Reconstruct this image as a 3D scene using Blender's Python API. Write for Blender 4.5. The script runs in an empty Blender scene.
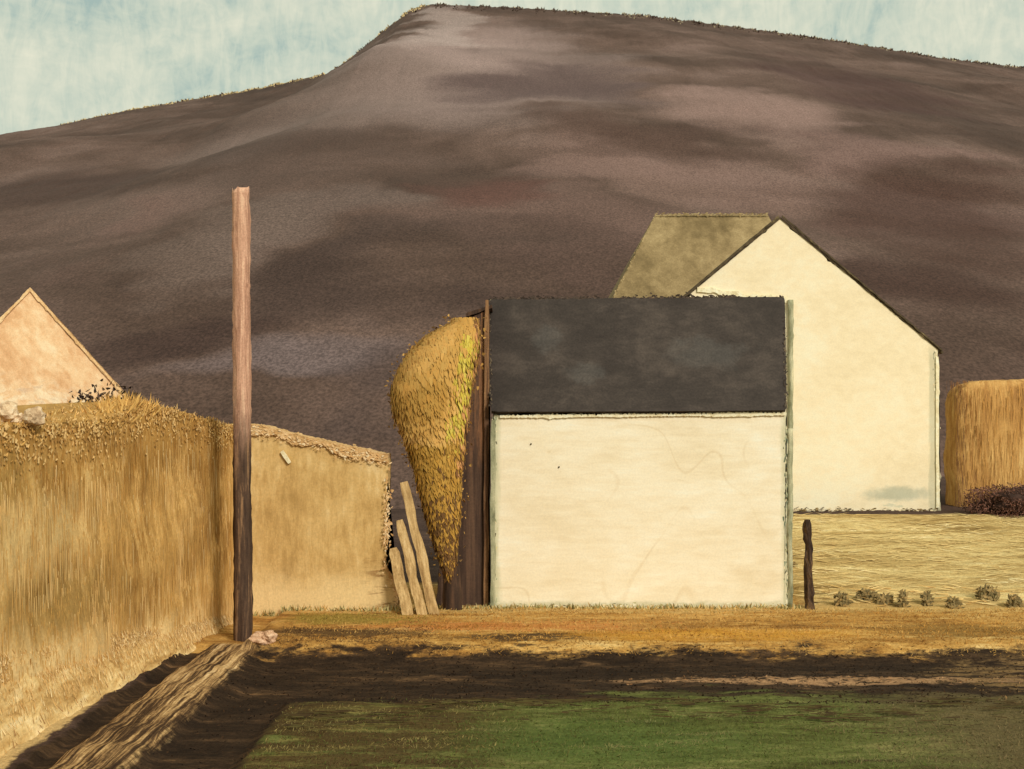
import bpy, bmesh, math, random
from mathutils import Vector, noise as mn
random.seed(11)
S = bpy.context.scene
C = S.collection
W, H, F, HZ, EYE = 1024, 769, 1098.0, 415.0, 4.0      # picture size, focal length (px), horizon row, eye height

def at(px, py, d):
    """the point d metres away along Y that the photo shows at (px, py)"""
    return Vector(((px - 512) / F * d, d, EYE - (py - HZ) / F * d))
def lin(c):
    r = []
    for v in c:
        v /= 255.0
        r.append(v / 12.92 if v <= .04045 else ((v + .055) / 1.055) ** 2.4)
    return tuple(r)
def alb(c, k=0.92):
    return tuple(min(.86, v * k) for v in lin(c)) + (1.0,)
def sm(v, a, b):
    t = max(0., min(1., (v - a) / (b - a)))
    return t * t * (3 - 2 * t)
def nz(x, y, z=0.0):
    return mn.noise(Vector((x, y, z)))
def lerp(a, b, t): return a + (b - a) * t
def pl(pts, x):
    if x <= pts[0][0]: return pts[0][1]
    for (a, b), (c, d) in zip(pts, pts[1:]):
        if x <= c: return b + (d - b) * (x - a) / (c - a)
    return pts[-1][1]

# ------------------------------------------------------------------ materials
class M:
    def __init__(s, name, rough=.85, spec=.25):
        s.m = bpy.data.materials.new(name); s.m.use_nodes = True
        s.t = s.m.node_tree; s.b = s.t.nodes['Principled BSDF']
        s.b.inputs['Roughness'].default_value = rough
        s.b.inputs['Specular IOR Level'].default_value = spec
        s.co = s.t.nodes.new('ShaderNodeTexCoord').outputs['Object']
        sp = s.t.nodes.new('ShaderNodeSeparateXYZ'); s.l(s.co, sp.inputs[0])
        s.x, s.y, s.z = sp.outputs
        s.seed = 0
    def l(s, a, b): s.t.links.new(a, b)
    def put(s, sock, v):
        if hasattr(v, 'node'): s.l(v, sock)
        elif isinstance(v, (tuple, list)) and len(v) == 3: sock.default_value = tuple(v) + ((1,) if len(sock.default_value) == 4 else ())
        else: sock.default_value = v
    def noise(s, scale, detail=4, rough=.6, dist=0., rot=(0, 0, 0)):
        if not isinstance(scale, (tuple, list)): scale = (scale,) * 3
        s.seed += 1
        mp = s.t.nodes.new('ShaderNodeMapping'); mp.vector_type = 'POINT'
        mp.inputs['Scale'].default_value = scale
        mp.inputs['Location'].default_value = (s.seed * 3.7, s.seed * 1.9, s.seed * 5.3)
        co = s.co
        if any(rot):
            m0 = s.t.nodes.new('ShaderNodeMapping'); m0.inputs['Rotation'].default_value = rot
            s.l(co, m0.inputs[0]); co = m0.outputs[0]
        s.l(co, mp.inputs[0])
        n = s.t.nodes.new('ShaderNodeTexNoise'); s.l(mp.outputs[0], n.inputs['Vector'])
        n.inputs['Scale'].default_value = 1; n.inputs['Detail'].default_value = detail
        n.inputs['Roughness'].default_value = rough; n.inputs['Distortion'].default_value = dist
        return n.outputs['Fac']
    def math(s, op, a, b=0., clamp=False):
        n = s.t.nodes.new('ShaderNodeMath'); n.operation = op; n.use_clamp = clamp
        s.put(n.inputs[0], a); s.put(n.inputs[1], b); return n.outputs[0]
    def step(s, v, a, b):
        n = s.t.nodes.new('ShaderNodeMapRange'); n.interpolation_type = 'SMOOTHSTEP'
        s.put(n.inputs['Value'], v); n.inputs['From Min'].default_value = min(a, b); n.inputs['From Max'].default_value = max(a, b)
        if a > b:
            n.inputs['To Min'].default_value = 1; n.inputs['To Max'].default_value = 0
        return n.outputs['Result']
    def ramp(s, f, pts):
        n = s.t.nodes.new('ShaderNodeValToRGB'); e = n.color_ramp.elements
        while len(e) < len(pts): e.new(.5)
        for q, (p, c) in zip(e, pts): q.position = p; q.color = c
        s.l(f, n.inputs[0]); return n.outputs[0]
    def mix(s, a, b, f, mode='MIX'):
        n = s.t.nodes.new('ShaderNodeMix'); n.data_type = 'RGBA'; n.blend_type = mode
        s.put(n.inputs['Factor'], f); s.put(n.inputs['A'], a); s.put(n.inputs['B'], b)
        return n.outputs['Result']
    def mul(s, *a):
        r = a[0]
        for q in a[1:]: r = s.math('MULTIPLY', r, q)
        return r
    def jit(s, v, n, amp):
        return s.math('ADD', v, s.math('MULTIPLY', s.math('SUBTRACT', n, .5), amp * 2))
    def spot(s, a, b, ca, cb, ra, rb, soft=1.0, n=None, amp=0.):
        da = s.math('DIVIDE', s.math('SUBTRACT', a, ca), ra); db = s.math('DIVIDE', s.math('SUBTRACT', b, cb), rb)
        d = s.math('ADD', s.math('MULTIPLY', da, da), s.math('MULTIPLY', db, db))
        if n is not None: d = s.jit(d, n, amp)
        return s.step(d, 1 + .6 * soft, max(0, 1 - soft))
    def grain(s, col, scale, amp):
        g = s.noise(scale, 2, .7)
        v = s.step(g, .22, .78)
        k = s.math('ADD', s.math('MULTIPLY', v, 2 * amp), 1 - amp)
        cb = s.t.nodes.new('ShaderNodeCombineColor')
        for i in range(3): s.l(k, cb.inputs[i])
        return s.mix(col, cb.outputs[0], 1.0, 'MULTIPLY')
    def done(s, col, h=None, bump=.3, dist=.02):
        s.put(s.b.inputs['Base Color'], col)
        if h is not None:
            n = s.t.nodes.new('ShaderNodeBump'); n.inputs['Strength'].default_value = bump
            n.inputs['Distance'].default_value = dist
            s.l(h, n.inputs['Height']); s.l(n.outputs[0], s.b.inputs['Normal'])
        return s.m

def paint(name, pts, stroke, fine, grain=25, gamp=.14, bump=.35, dist=.02, rot=(0, 0, 0), extra=None, rough=.85, spec=.25, wf=.4):
    """brush-worked surface: broad strokes, bristle marks and fine grain"""
    m = M(name, rough, spec)
    a = m.noise(stroke, 5, .62, .7, rot); b = m.noise(fine, 4, .65, .2, rot)
    f = m.math('ADD', m.math('MULTIPLY', a, 1 - wf), m.math('MULTIPLY', b, wf))
    f2 = m.step(f, .28, .72)
    col = m.ramp(f2, [(p, alb(c)) for p, c in pts])
    if extra: col = extra(m, col)
    col = m.grain(col, grain, gamp)
    return m.done(col, b, bump, dist)

def attr_mat(name, rough=.9):
    m = M(name, rough, .1)
    at_ = m.t.nodes.new('ShaderNodeAttribute'); at_.attribute_name = 'Col'
    return m.done(at_.outputs['Color'])

# ------------------------------------------------------------------ objects
def link(name, me, mat, parent=None):
    o = bpy.data.objects.new(name, me); C.objects.link(o)
    if mat: me.materials.append(mat)
    if parent: o.parent = parent; o.location = -parent.location if parent.parent is None else -parent.location - parent.parent.location
    return o
def from_bm(name, bm, mat, parent=None, smooth=False):
    bmesh.ops.recalc_face_normals(bm, faces=bm.faces)
    me = bpy.data.meshes.new(name); bm.to_mesh(me); bm.free()
    if smooth:
        for p in me.polygons: p.use_smooth = True
    # all shapes are written in world metres; a child's origin is moved with its parent
    return link(name, me, mat, parent)
def tag(o, label, cat=None, group=None, kind=None):
    o['label'] = label
    if cat: o['category'] = cat
    if group: o['group'] = group
    if kind: o['kind'] = kind
    return o
def thing(name, label, cat, loc=(0, 0, 0), group=None):
    o = bpy.data.objects.new(name, None); C.objects.link(o); o.location = loc; o.empty_display_size = .3
    return tag(o, label, cat, group)
def structure(name, me, mat, smooth=True):
    o = link(name, me, mat); o['kind'] = 'structure'
    if smooth:
        for p in me.polygons: p.use_smooth = True
    return o

def ragged(poly, step=.15, amp=.03, seed=0., freq=2.5):
    """poly: 2-D outline; returns it subdivided with an uneven hand-made edge"""
    out = []
    n = len(poly)
    for i in range(n):
        a = Vector(poly[i]); b = Vector(poly[(i + 1) % n]); d = b - a; L = d.length
        k = max(1, int(L / step)); nn = Vector((d.y, -d.x)).normalized()
        for j in range(k):
            t = j / k; p = a + d * t
            e = amp * (nz(p.x * freq + seed, p.y * freq, seed) + .7 * nz(p.x * freq * 4 + seed, p.y * freq * 4, 7 + seed) + .35 * nz(p.x * freq * 12, p.y * freq * 12, seed))
            dd = min(t, 1 - t) * L
            out.append(p + nn * e * min(1, dd / (3 * amp + 1e-6)))
    return out
def slab(bm, poly, fn, thick):
    """poly in 2-D, fn(u, v, w) -> 3-D, w 0..thick"""
    f = [bm.verts.new(fn(p[0], p[1], 0)) for p in poly]
    r = [bm.verts.new(fn(p[0], p[1], thick)) for p in poly]
    a = bm.faces.new(f); b = bm.faces.new(list(reversed(r)))
    n = len(poly)
    for i in range(n):
        bm.faces.new((f[i], r[i], r[(i + 1) % n], f[(i + 1) % n]))
    bmesh.ops.triangulate(bm, faces=[a, b], ngon_method='EAR_CLIP')
def xz(y):
    return lambda u, v, w: Vector((u, y + w, v))
def pxpoly(pts, d):
    return [(at(a, b, d).x, at(a, b, d).z) for a, b in pts]
def box(bm, x0, x1, y0, y1, z0, z1, jit=0.):
    v = [bm.verts.new((x + random.uniform(-jit, jit), y + random.uniform(-jit, jit), z + random.uniform(-jit, jit))) for x in (x0, x1) for y in (y0, y1) for z in (z0, z1)]
    for q in ((0, 1, 3, 2), (4, 6, 7, 5), (0, 4, 5, 1), (2, 3, 7, 6), (0, 2, 6, 4), (1, 5, 7, 3)):
        bm.faces.new([v[i] for i in q])
def plank(bm, a, b, w, t, up=(0, 1, 0)):
    """a board from a to b, width w, thickness t"""
    a, b = Vector(a), Vector(b); d = (b - a).normalized(); n = Vector(up); s = d.cross(n).normalized(); n = s.cross(d).normalized()
    k = 14; prev = None
    for i in range(k + 1):
        p = a.lerp(b, i / k); ww = w * (1 + .22 * nz(p.x * 3, p.z * 3, p.y) + .15 * nz(p.x * 9, p.z * 9, p.y)) * (.7 if i == k else 1); j = .2 * w * nz(p.x * 2 + 5, p.z * 2, p.y)
        ring = [bm.verts.new(p + s * (ww * sx * .5 + j) + n * t * sy * .5) for sx, sy in ((-1, -1), (1, -1), (1, 1), (-1, 1))]
        if prev:
            for q in range(4): bm.faces.new((prev[q], prev[(q + 1) % 4], ring[(q + 1) % 4], ring[q]))
        else: bm.faces.new(ring[::-1])
        prev = ring
    bm.faces.new(prev)
def tube(bm, pts, rads, sides=14, jit=.06, seed=0.):
    prev = None
    for i, (p, r) in enumerate(zip(pts, rads)):
        p = Vector(p)
        d = (Vector(pts[min(i + 1, len(pts) - 1)]) - Vector(pts[max(i - 1, 0)])).normalized()
        s = d.cross(Vector((0, 1, .01))).normalized(); t = s.cross(d)
        ring = []
        for k in range(sides):
            a = 2 * math.pi * k / sides
            q = r * (1 + jit * nz(math.cos(a) * 2 + seed, math.sin(a) * 2, p.z * 1.3) + jit * nz(math.cos(a) * 9 + seed, math.sin(a) * 9, p.z * 8))
            ring.append(bm.verts.new(p + s * math.cos(a) * q + t * math.sin(a) * q))
        if prev:
            for k in range(sides): bm.faces.new((prev[k], prev[(k + 1) % sides], ring[(k + 1) % sides], ring[k]))
        else: bm.faces.new(ring[::-1])
        prev = ring
    bm.faces.new(prev)
def blob(bm, c, rx, ry, rz, amp=.25, sub=3, freq=1.6, seed=0.):
    g = bmesh.ops.create_icosphere(bm, subdivisions=sub, radius=1)
    for v in g['verts']:
        k = 1 + amp * mn.noise(v.co * freq + Vector((seed, seed * 2, 1))) + amp * .4 * mn.noise(v.co * freq * 4 + Vector((seed, 3, 1)))
        v.co = Vector(c) + Vector((v.co.x * rx, v.co.y * ry, v.co.z * rz)) * k
def dabs(name, items, mat, parent=None):
    """items: (point, along, side, colour): small leaf or blade shapes in one mesh"""
    vs, fs, cs = [], [], []
    for p, al, sd, c, in items:
        i = len(vs)
        vs += [p - sd * .5, p + sd * .5, p + al * .55 + sd * .42, p + al * .55 - sd * .42, p + al]
        fs += [(i, i + 1, i + 2, i + 3), (i + 3, i + 2, i + 4)]
        cs += [c] * 5
    me = bpy.data.meshes.new(name); me.from_pydata(vs, [], fs)
    a = me.color_attributes.new('Col', 'FLOAT_COLOR', 'POINT')
    a.data.foreach_set('color', [q for c in cs for q in c])
    return link(name, me, mat, parent)
def rdir():
    v = Vector((random.gauss(0, 1), random.gauss(0, 1), random.gauss(0, 1))); return v.normalized()
def vary(c, k=.15):
    s = 1 + random.uniform(-k, k); h = random.uniform(-.05, .05)
    a = alb(c); return (a[0] * s * (1 + h), a[1] * s, a[2] * s * (1 - h), 1)
def blade(p, L, w, c, lean=.35, up=1., d=None):
    d = d or Vector((random.gauss(0, lean), random.gauss(0, lean), up)).normalized()
    s = d.cross(Vector((random.uniform(-.5, .5), 1, .1))).normalized()
    return (p, d * L, s * w, c)
LEAF = attr_mat('leaf_dabs'); STRAW = attr_mat('grass_dabs', .95)

def flakes(name, runs, cols, n, spread, size, parent, gap=.012, asp=.5, swing=.5):
    """small torn flakes of paint and lichen sitting on an edge; runs: lists of 3-D points"""
    seg = [(a, b) for r in runs for a, b in zip(r, r[1:])]; wts = [(b - a).length for a, b in seg]; it = []
    for a, b in random.choices(seg, wts, k=n):
        d = (b - a).normalized(); nn = Vector((d.z, 0, -d.x)); p = a.lerp(b, random.random())
        if nz(p.x * 1.1 + p.z * 1.3, p.x - p.z, len(name)) < random.uniform(-.45, .3): continue
        p = p + nn * random.gauss(0, spread) + Vector((0, -gap * random.uniform(.15, .5), 0))
        al = (d * random.choice((-1, 1)) + nn * random.gauss(0, swing)).normalized(); L = size * random.uniform(.25, .85)
        it.append((p - al * L * .5, al * L, Vector((al.z, random.gauss(0, .03), -al.x)) * L * asp * random.uniform(.5, 1.2), vary(random.choice(cols), .08)))
    o = dabs(name, it, LEAF, parent); o['kind'] = 'stuff'; return o

# ------------------------------------------------------------------ hill
ridge = [(-2500, 330), (-900, 262), (-300, 195), (0, 143), (30, 133), (130, 110), (250, 90), (330, 73), (352, 58), (385, 30), (412, 9), (432, 4), (520, 8), (650, 16), (760, 30), (850, 43), (940, 58), (1024, 68), (1300, 112), (1900, 200), (3500, 330)]
RX = [((a - 512) / F * 300, EYE + (HZ - b) / F * 300) for a, b in ridge]
def hill_z(x, y):
    R = pl(RX, x * 300 / (300 + .0 * y)); v = (y - 45) / 255
    if v <= 1: z = R * (max(v, 0) ** 1.06) - .6 * (1 - v)
    else: z = R * (1 - 1.3 * (v - 1) ** 2 - .25 * (v - 1))
    k = max(0, math.sin(math.pi * min(1, max(0, v))))
    z += k * (3.5 * nz(x / 55, y / 55) + 1.4 * nz(x / 17, y / 30, 4)) + .2 * min(1, max(0, v * 3)) * nz(x / 1.7, y / 6, 9) + .4 * v * nz(x / .6, y / 2, 2)
    return z
def on_hill(px, py):
    lo, hi = 46., 299.
    for _ in range(40):
        m = (lo + hi) / 2; p = at(px, py, m)
        if hill_z(p.x, m) < p.z: lo = m
        else: hi = m
    return at(px, py, lo)
xs = []
x = -690.
while x < 900:
    xs.append(x); x += .55 if -150 < x < 150 else 9.
ys = [45 + 255 * (i / 70) for i in range(70)] + [300 + .0] + [300 + 3 * i + .25 * i * i for i in range(1, 26)]
vs = [(x, y, hill_z(x, y)) for y in ys for x in xs]
nx = len(xs)
me = bpy.data.meshes.new('hill')
me.from_pydata(vs, [], [(j * nx + i, j * nx + i + 1, (j + 1) * nx + i + 1, (j + 1) * nx + i) for j in range(len(ys) - 1) for i in range(nx - 1)])
m = M('moor_hillside', .9, .15)
big = m.noise((.022, .022, .05), 4, .5, .8); mid = m.noise((.08, .03, .12), 4, .55, .8)
wob = m.noise(.03, 5, .65)
f = m.step(m.math('ADD', m.math('MULTIPLY', big, .6), m.math('MULTIPLY', mid, .4)), .3, .7)
col = m.ramp(f, [(0, alb((66, 49, 41))), (.4, alb((83, 64, 55))), (.75, alb((100, 79, 70))), (1, alb((116, 94, 86)))])
wob2 = m.noise((.03, .04, .05), 3, .5); wob3 = m.noise((.04, .03, .05), 3, .5)
HX = m.jit(m.x, wob2, 24); HY = m.jit(m.y, wob3, 34)
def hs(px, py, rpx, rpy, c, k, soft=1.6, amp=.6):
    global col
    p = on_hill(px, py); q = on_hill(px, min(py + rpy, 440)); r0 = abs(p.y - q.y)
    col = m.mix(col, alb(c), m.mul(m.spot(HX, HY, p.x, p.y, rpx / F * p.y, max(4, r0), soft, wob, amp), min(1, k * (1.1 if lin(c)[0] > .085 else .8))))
for a in [(470, 60, 120, 60, (150, 128, 122), .9), (330, 215, 80, 40, (110, 92, 85), .6), (60, 230, 90, 26, (108, 88, 80), .6), (560, 60, 70, 30, (124, 104, 98), .5), (800, 240, 60, 14, (102, 78, 70), .6), (440, 30, 30, 20, (176, 158, 152), .5), (360, 95, 110, 55, (120, 101, 94), .7), (750, 105, 90, 24, (138, 112, 104), .8), (640, 165, 110, 26, (126, 100, 92), .75),  # the pale mauve spots are varnish glare painted into the hill colour
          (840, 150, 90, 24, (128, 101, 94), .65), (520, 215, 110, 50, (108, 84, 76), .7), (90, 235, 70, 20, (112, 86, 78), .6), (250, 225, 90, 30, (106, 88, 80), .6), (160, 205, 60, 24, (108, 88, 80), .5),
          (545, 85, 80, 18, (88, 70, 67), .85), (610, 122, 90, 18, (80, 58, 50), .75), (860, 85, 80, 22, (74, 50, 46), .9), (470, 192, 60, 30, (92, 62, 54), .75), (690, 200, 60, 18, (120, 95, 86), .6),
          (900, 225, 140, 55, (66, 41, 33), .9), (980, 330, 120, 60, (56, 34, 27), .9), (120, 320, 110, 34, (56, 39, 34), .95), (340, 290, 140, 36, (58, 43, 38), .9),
          (60, 185, 100, 24, (66, 48, 42), .8), (300, 160, 130, 26, (78, 60, 52), .7), (230, 375, 150, 24, (106, 90, 88), .85), (340, 405, 60, 30, (72, 58, 55), .7), (570, 262, 90, 22, (82, 62, 55), .7), (440, 262, 60, 20, (72, 56, 50), .7)]:  # greyish mauve at the left foot is haze painted into the colour
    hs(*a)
# dry pale grass just under the crest on the left and right
dz = m.math('SUBTRACT', m.jit(m.y, m.noise((.5, .2, .5), 4), 10), 0)
rim = m.mul(m.step(dz, 294, 301), m.step(m.noise((.25, .1, .3), 5, .7), .38, .55))
col = m.mix(col, alb((196, 176, 128)), m.mul(rim, m.step(m.x, -40, -48), m.step(m.x, -120, -100)))
col = m.grain(col, (5.5, 3.2, 4), .42); col = m.grain(col, (2.2, 1.1, 2), .12)
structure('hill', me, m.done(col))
# scrub along the crest breaks its outline
it = []
for i in range(13000):
    x = random.uniform(-150, 150); y = 300 - abs(random.gauss(0, 4.5)) + 1; z = hill_z(x, y)
    px = 512 + x / 300 * F
    r = random.random()
    if 20 < px < 430 and r < .75 * sm(nz(x / 9, 2, 7), -.5, .1): c = (214, 190, 140)
    elif px > 560 and r < .3 * sm(nz(x / 6, 2, 7), -.3, .2): c = (176, 162, 132)
    else: c = random.choice([(100, 84, 74), (120, 103, 90), (150, 136, 116), (184, 172, 146)] if y > 298.5 else [(88, 72, 64), (98, 82, 73)])
    it.append(blade(Vector((x, y, z - .3)), random.uniform(.2, .9) * (1.2 if nz(x / 3, 1) > 0 else .5), random.uniform(.25, .6), vary(c, .2), 1.1))
tag(dabs('heather', it, LEAF), 'dark and straw coloured scrub fringing the crest of the brown hill', kind='stuff')

# ------------------------------------------------------------------ ground
def ramp_f(x, y):
    return max(sm(x, 6.05, 6.35) * sm(y, 23.0, 31.) if False else sm(x, 6.05, 6.35) * max(0, min(1, (y - 23.0) / 7.6)), sm(y, 27.5, 31) * sm(x, 1, 3.2)) * (1 - .0)
def gz(x, y):
    z = 1.2 * ramp_f(x, y)
    if x > -4.6 and y < 27: z += .10 * sm(y, 18.5, 18.9) * (1 - sm(y, 21.8, 22.6))
    if y < 19.2:
        z -= .16 * sm(x, -4.5, -3.9) * sm(y, 15.2, 15.9) * (1 - sm(y, 18.2, 18.75))
        z -= .14 * sm(x, -4.5, -4.2) * (1 - sm(x, -3.35, -3.05)) * (1 - sm(y, 15.2, 15.9))
        k = sm(x, -5.28, -5.16) * (1 - sm(x, -4.5, -4.36)) * (1 - sm(y, 18.7, 19.2))
        z += k * (.07 + .07 * nz(x * 6, y * .4, 3) + .03 * nz(x * 15, y * .8, 3))
        z -= .08 * sm(x, -5.65, -5.5) * (1 - sm(x, -5.32, -5.2))
    n = 1 if 8 < y < 34 and -13 < x < 26 else 0
    if n: z += .035 * nz(x * .9, y * 2.2) + .018 * nz(x * 5, y * 5, 2) + .012 * nz(x * 2.2, y * 14, 6)
    return z
def lines(a, b, lo, hi, st):
    r = [a, a * .4 + lo * .6, lo - abs(lo) * .4 - 6, lo - 2.5]
    v = lo
    while v < hi: r.append(v); v += st
    return r + [hi, hi + 3, hi + 12, hi + 40, hi * .3 + b * .7, b]
gx = lines(-900, 900, -13, 26, .11); gy = lines(-120, 900, 8, 34, .10)
n = len(gx)
me = bpy.data.meshes.new('ground')
me.from_pydata([(x, y, gz(x, y)) for y in gy for x in gx], [], [(j * n + i, j * n + i + 1, (j + 1) * n + i + 1, (j + 1) * n + i) for j in range(len(gy) - 1) for i in range(n - 1)])
m = M('worked_ground', .95, .1)
wx = m.noise((.7, 3.2, 1), 5, .7, .4); wy = m.noise((.8, 2.5, 1), 6, .7, .5); rag = m.noise((5, 9, 5), 4, .7)
X = m.jit(m.jit(m.x, m.noise((3, 1.0, 1), 5, .7), .2), rag, .12)
Y = m.jit(m.jit(m.y, wy, .9), rag, .35)
def tone(stroke, fine, pts, w=.45, rot=(0, 0, 0)):
    f = m.step(m.math('ADD', m.math('MULTIPLY', m.noise(stroke, 5, .65, .6, rot), 1 - w), m.math('MULTIPLY', m.noise(fine, 4, .7, .2, rot), w)), .3, .7)
    return m.ramp(f, [(p, alb(c)) for p, c in pts])
moor = tone((.3, .4, 1), (2, 2, 2), [(0, (62, 46, 40)), (1, (96, 76, 66))])
verge = tone((.35, 1.6, 1), (2.2, 8, 3), [(0, (116, 80, 40)), (.3, (166, 120, 60)), (.6, (194, 148, 80)), (.85, (212, 170, 102)), (1, (228, 194, 130))])
slope = tone((.22, 1.0, 1), (.6, 4.5, 6), [(0, (132, 106, 60)), (.25, (178, 148, 92)), (.55, (206, 178, 118)), (.8, (222, 198, 138)), (1, (246, 226, 176))])
soil = tone((.4, 1.8, 1), (2.4, 8, 3), [(0, (34, 25, 19)), (.55, (56, 42, 30)), (.85, (80, 60, 42)), (1, (122, 92, 62))])
path = tone((7, .35, 1), (26, .9, 3), [(0, (44, 32, 24)), (.36, (84, 62, 42)), (.52, (150, 116, 76)), (.72, (198, 160, 108)), (1, (236, 204, 156))])
lawn = tone((.35, 1.3, 1), (1.6, 6, 3), [(0, (62, 56, 28)), (.35, (86, 88, 42)), (.7, (104, 108, 56)), (1, (144, 136, 82))])
col = m.mix(moor, verge, m.mul(m.step(Y, 18.3, 18.8), m.step(Y, 26.5, 25.5)))
sl = m.mul(m.step(X, 6.0, 6.3), m.step(Y, 22.6, 23.5))
col = m.mix(col, slope, m.mul(sl, m.step(Y, 31.2, 30.6)))
col = m.mix(col, alb((214, 180, 116)), m.mul(m.spot(m.x, Y, 3.0, 22.4, 12, .75, .9, wx, .6), .6))
# olive grass by the tan wall, orange strokes and dark breaks along the verge
col = m.mix(col, alb((150, 128, 58)), m.mul(m.spot(m.x, Y, -3.2, 21.0, 1.3, .55, .8, wx, .5), .85))
col = m.mix(col, alb((196, 126, 66)), m.mul(m.spot(m.x, Y, -.2, 20.3, 2.6, .42, .9, wx, .9), .8))
col = m.mix(col, alb((206, 146, 48)), m.mul(m.spot(m.x, Y, 3.6, 19.5, 2.8, .5, .9, wx, .9), .7))
col = m.mix(col, alb((84, 62, 40)), m.mul(m.spot(m.x, Y, -3.1, 19.75, 1.7, .36, .8, wx, .6), .85))
col = m.mix(col, alb((58, 44, 34)), m.mul(m.spot(m.x, Y, .1, 19.25, 1.3, .22, .8, wx, .9), .85))
col = m.mix(col, alb((110, 84, 40)), m.mul(m.spot(m.x, Y, 8.4, 19.9, 2.2, .6, .9, wx, .9), .6))
so = m.mul(m.step(Y, 18.8, 18.45), m.step(X, -5.75, -5.6))
col = m.mix(col, soil, so)
pk = m.mul(m.spot(m.x, m.jit(m.jit(m.y, wx, .25), rag, .25), 5.0, 17.2, 3.6, .24, .7, rag, .9), m.step(m.noise((4, 6, 4), 4, .7), .38, .52))
col = m.mix(col, alb((176, 136, 98)), m.mul(pk, .9))
pk = m.mul(m.spot(m.x, m.jit(m.y, wx, .3), 9.0, 17.4, 2.4, 1.2, .6, rag, .9), m.step(m.noise((2, 7, 4), 4, .7), .42, .6))
col = m.mix(col, alb((142, 112, 72)), m.mul(pk, .8))
col = m.mix(col, path, m.mul(m.step(X, -5.3, -5.2), m.step(X, -4.33, -4.45), m.step(m.y, 19.3, 18.9)))
# the lawn, browner to the right and with dry yellow streaks to the left
dry = m.mul(m.step(m.noise((.9, 4.5, 2), 5, .7, .5), .45, .58), m.step(m.x, .6, -2.2))
lawn = m.mix(lawn, alb((146, 132, 74)), m.mul(dry, .7))
lawn = m.mix(lawn, alb((78, 58, 34)), m.mul(m.step(m.noise((.7, 3.2, 2), 5, .7, .5), .34, .54), m.step(m.jit(m.x, wx, .8), .6, -1.0), .85))
lawn = m.mix(lawn, alb((100, 84, 56)), m.mul(m.step(m.jit(m.x, wx, 1.2), 4.0, 6.2), .85))
lawn = m.mix(lawn, alb((78, 100, 46)), m.mul(m.spot(m.x, m.y, 1.2, 13.4, 1.9, 1.0, 1.0, wx, .8), .5))
far = m.math('SUBTRACT', Y, m.math('MULTIPLY', m.step(m.x, -.6, 2.0), .9))
lm = m.mul(m.step(m.jit(m.jit(m.x, rag, .12), wx, .12), -3.2, -3.02), m.step(m.jit(far, m.noise((.5, 2.5, 1), 5, .7), 1.6), 15.7, 14.9))
col = m.mix(col, lawn, lm)
col = m.mix(col, alb((204, 172, 118)), m.mul(m.step(X, -5.75, -5.85), m.step(m.y, 22, 21)))
col = m.grain(col, 24, .2); col = m.grain(col, (7, 14, 7), .12)
structure('ground', me, m.done(col, m.math('ADD', m.noise((3, 11, 4), 5, .7), m.noise(18, 3, .7)), .7, .05))

# ------------------------------------------------------------------ wall colours
def barn_extra(m, col):
    # hairline water stains and a few rubbed olive smears near the edges, on the plaster itself
    w = m.noise((.5, .5, .42), 1, .4, .3)
    line = m.step(m.math('ABSOLUTE', m.math('SUBTRACT', w, .5)), .009, .001)
    col = m.mix(col, alb((204, 170, 112)), m.mul(line, m.step(m.noise(.35, 2), .48, .6), .22))
    e = m.math('MAXIMUM', m.step(m.jit(m.z, m.noise((3, 3, 6), 4, .7), .12), .16, .05), m.step(m.jit(m.x, m.noise((6, 6, 1.2), 4, .7), .1), 5.55, 5.68))
    e = m.math('MAXIMUM', e, m.step(m.jit(m.x, m.noise((6, 6, 1.2), 4, .7), .1), -.2, -.32))
    col = m.mix(col, alb((178, 178, 138)), m.mul(e, .55))
    s = m.mul(m.step(m.noise((1.2, 1, 7), 5, .7, .5), .64, .72), m.step(m.noise(.6, 2), .5, .6))
    return m.mix(col, alb((206, 178, 118)), m.mul(s, .6))
CREAM = paint('limewash_barn', [(0, (234, 216, 180)), (.4, (243, 228, 196)), (.75, (248, 236, 208)), (1, (252, 243, 222))], (.35, .5, .8), (1.6, 2, 9), 26, .05, .3, .008, extra=barn_extra, spec=.3)
def gab_extra(m, col):
    s = m.mul(m.step(m.noise((1.0, 1, 3), 5, .7, .5), .6, .7), m.step(m.z, 3.2, 1.6))
    col = m.mix(col, alb((196, 196, 168)), m.mul(s, .6))
    s = m.mul(m.spot(m.x, m.jit(m.z, m.noise((2, 2, 4), 4, .7), .12), 11.2, 1.7, .95, .22, .9, m.noise(3, 4), .8), .65)
    col = m.mix(col, alb((166, 172, 150)), s)
    e = m.step(m.jit(m.x, m.noise((6, 6, 1.2), 4, .7), .1), 12.12, 12.2)
    return m.mix(col, alb((176, 176, 146)), m.mul(e, .5, m.step(m.z, 6.2, 5.6)))
GABLE = paint('limewash_gable', [(0, (236, 217, 178)), (.5, (246, 229, 193)), (1, (250, 238, 208))], (.3, .3, .5), (3, 3, 5), 26, .05, .25, .008, extra=gab_extra, spec=.3)
LIP = paint('thick_limewash', [(0, (214, 196, 150)), (.5, (244, 232, 194)), (1, (252, 246, 220))], (3, 3, 3), (12, 12, 12), 40, .1, .6, .02)
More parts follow.
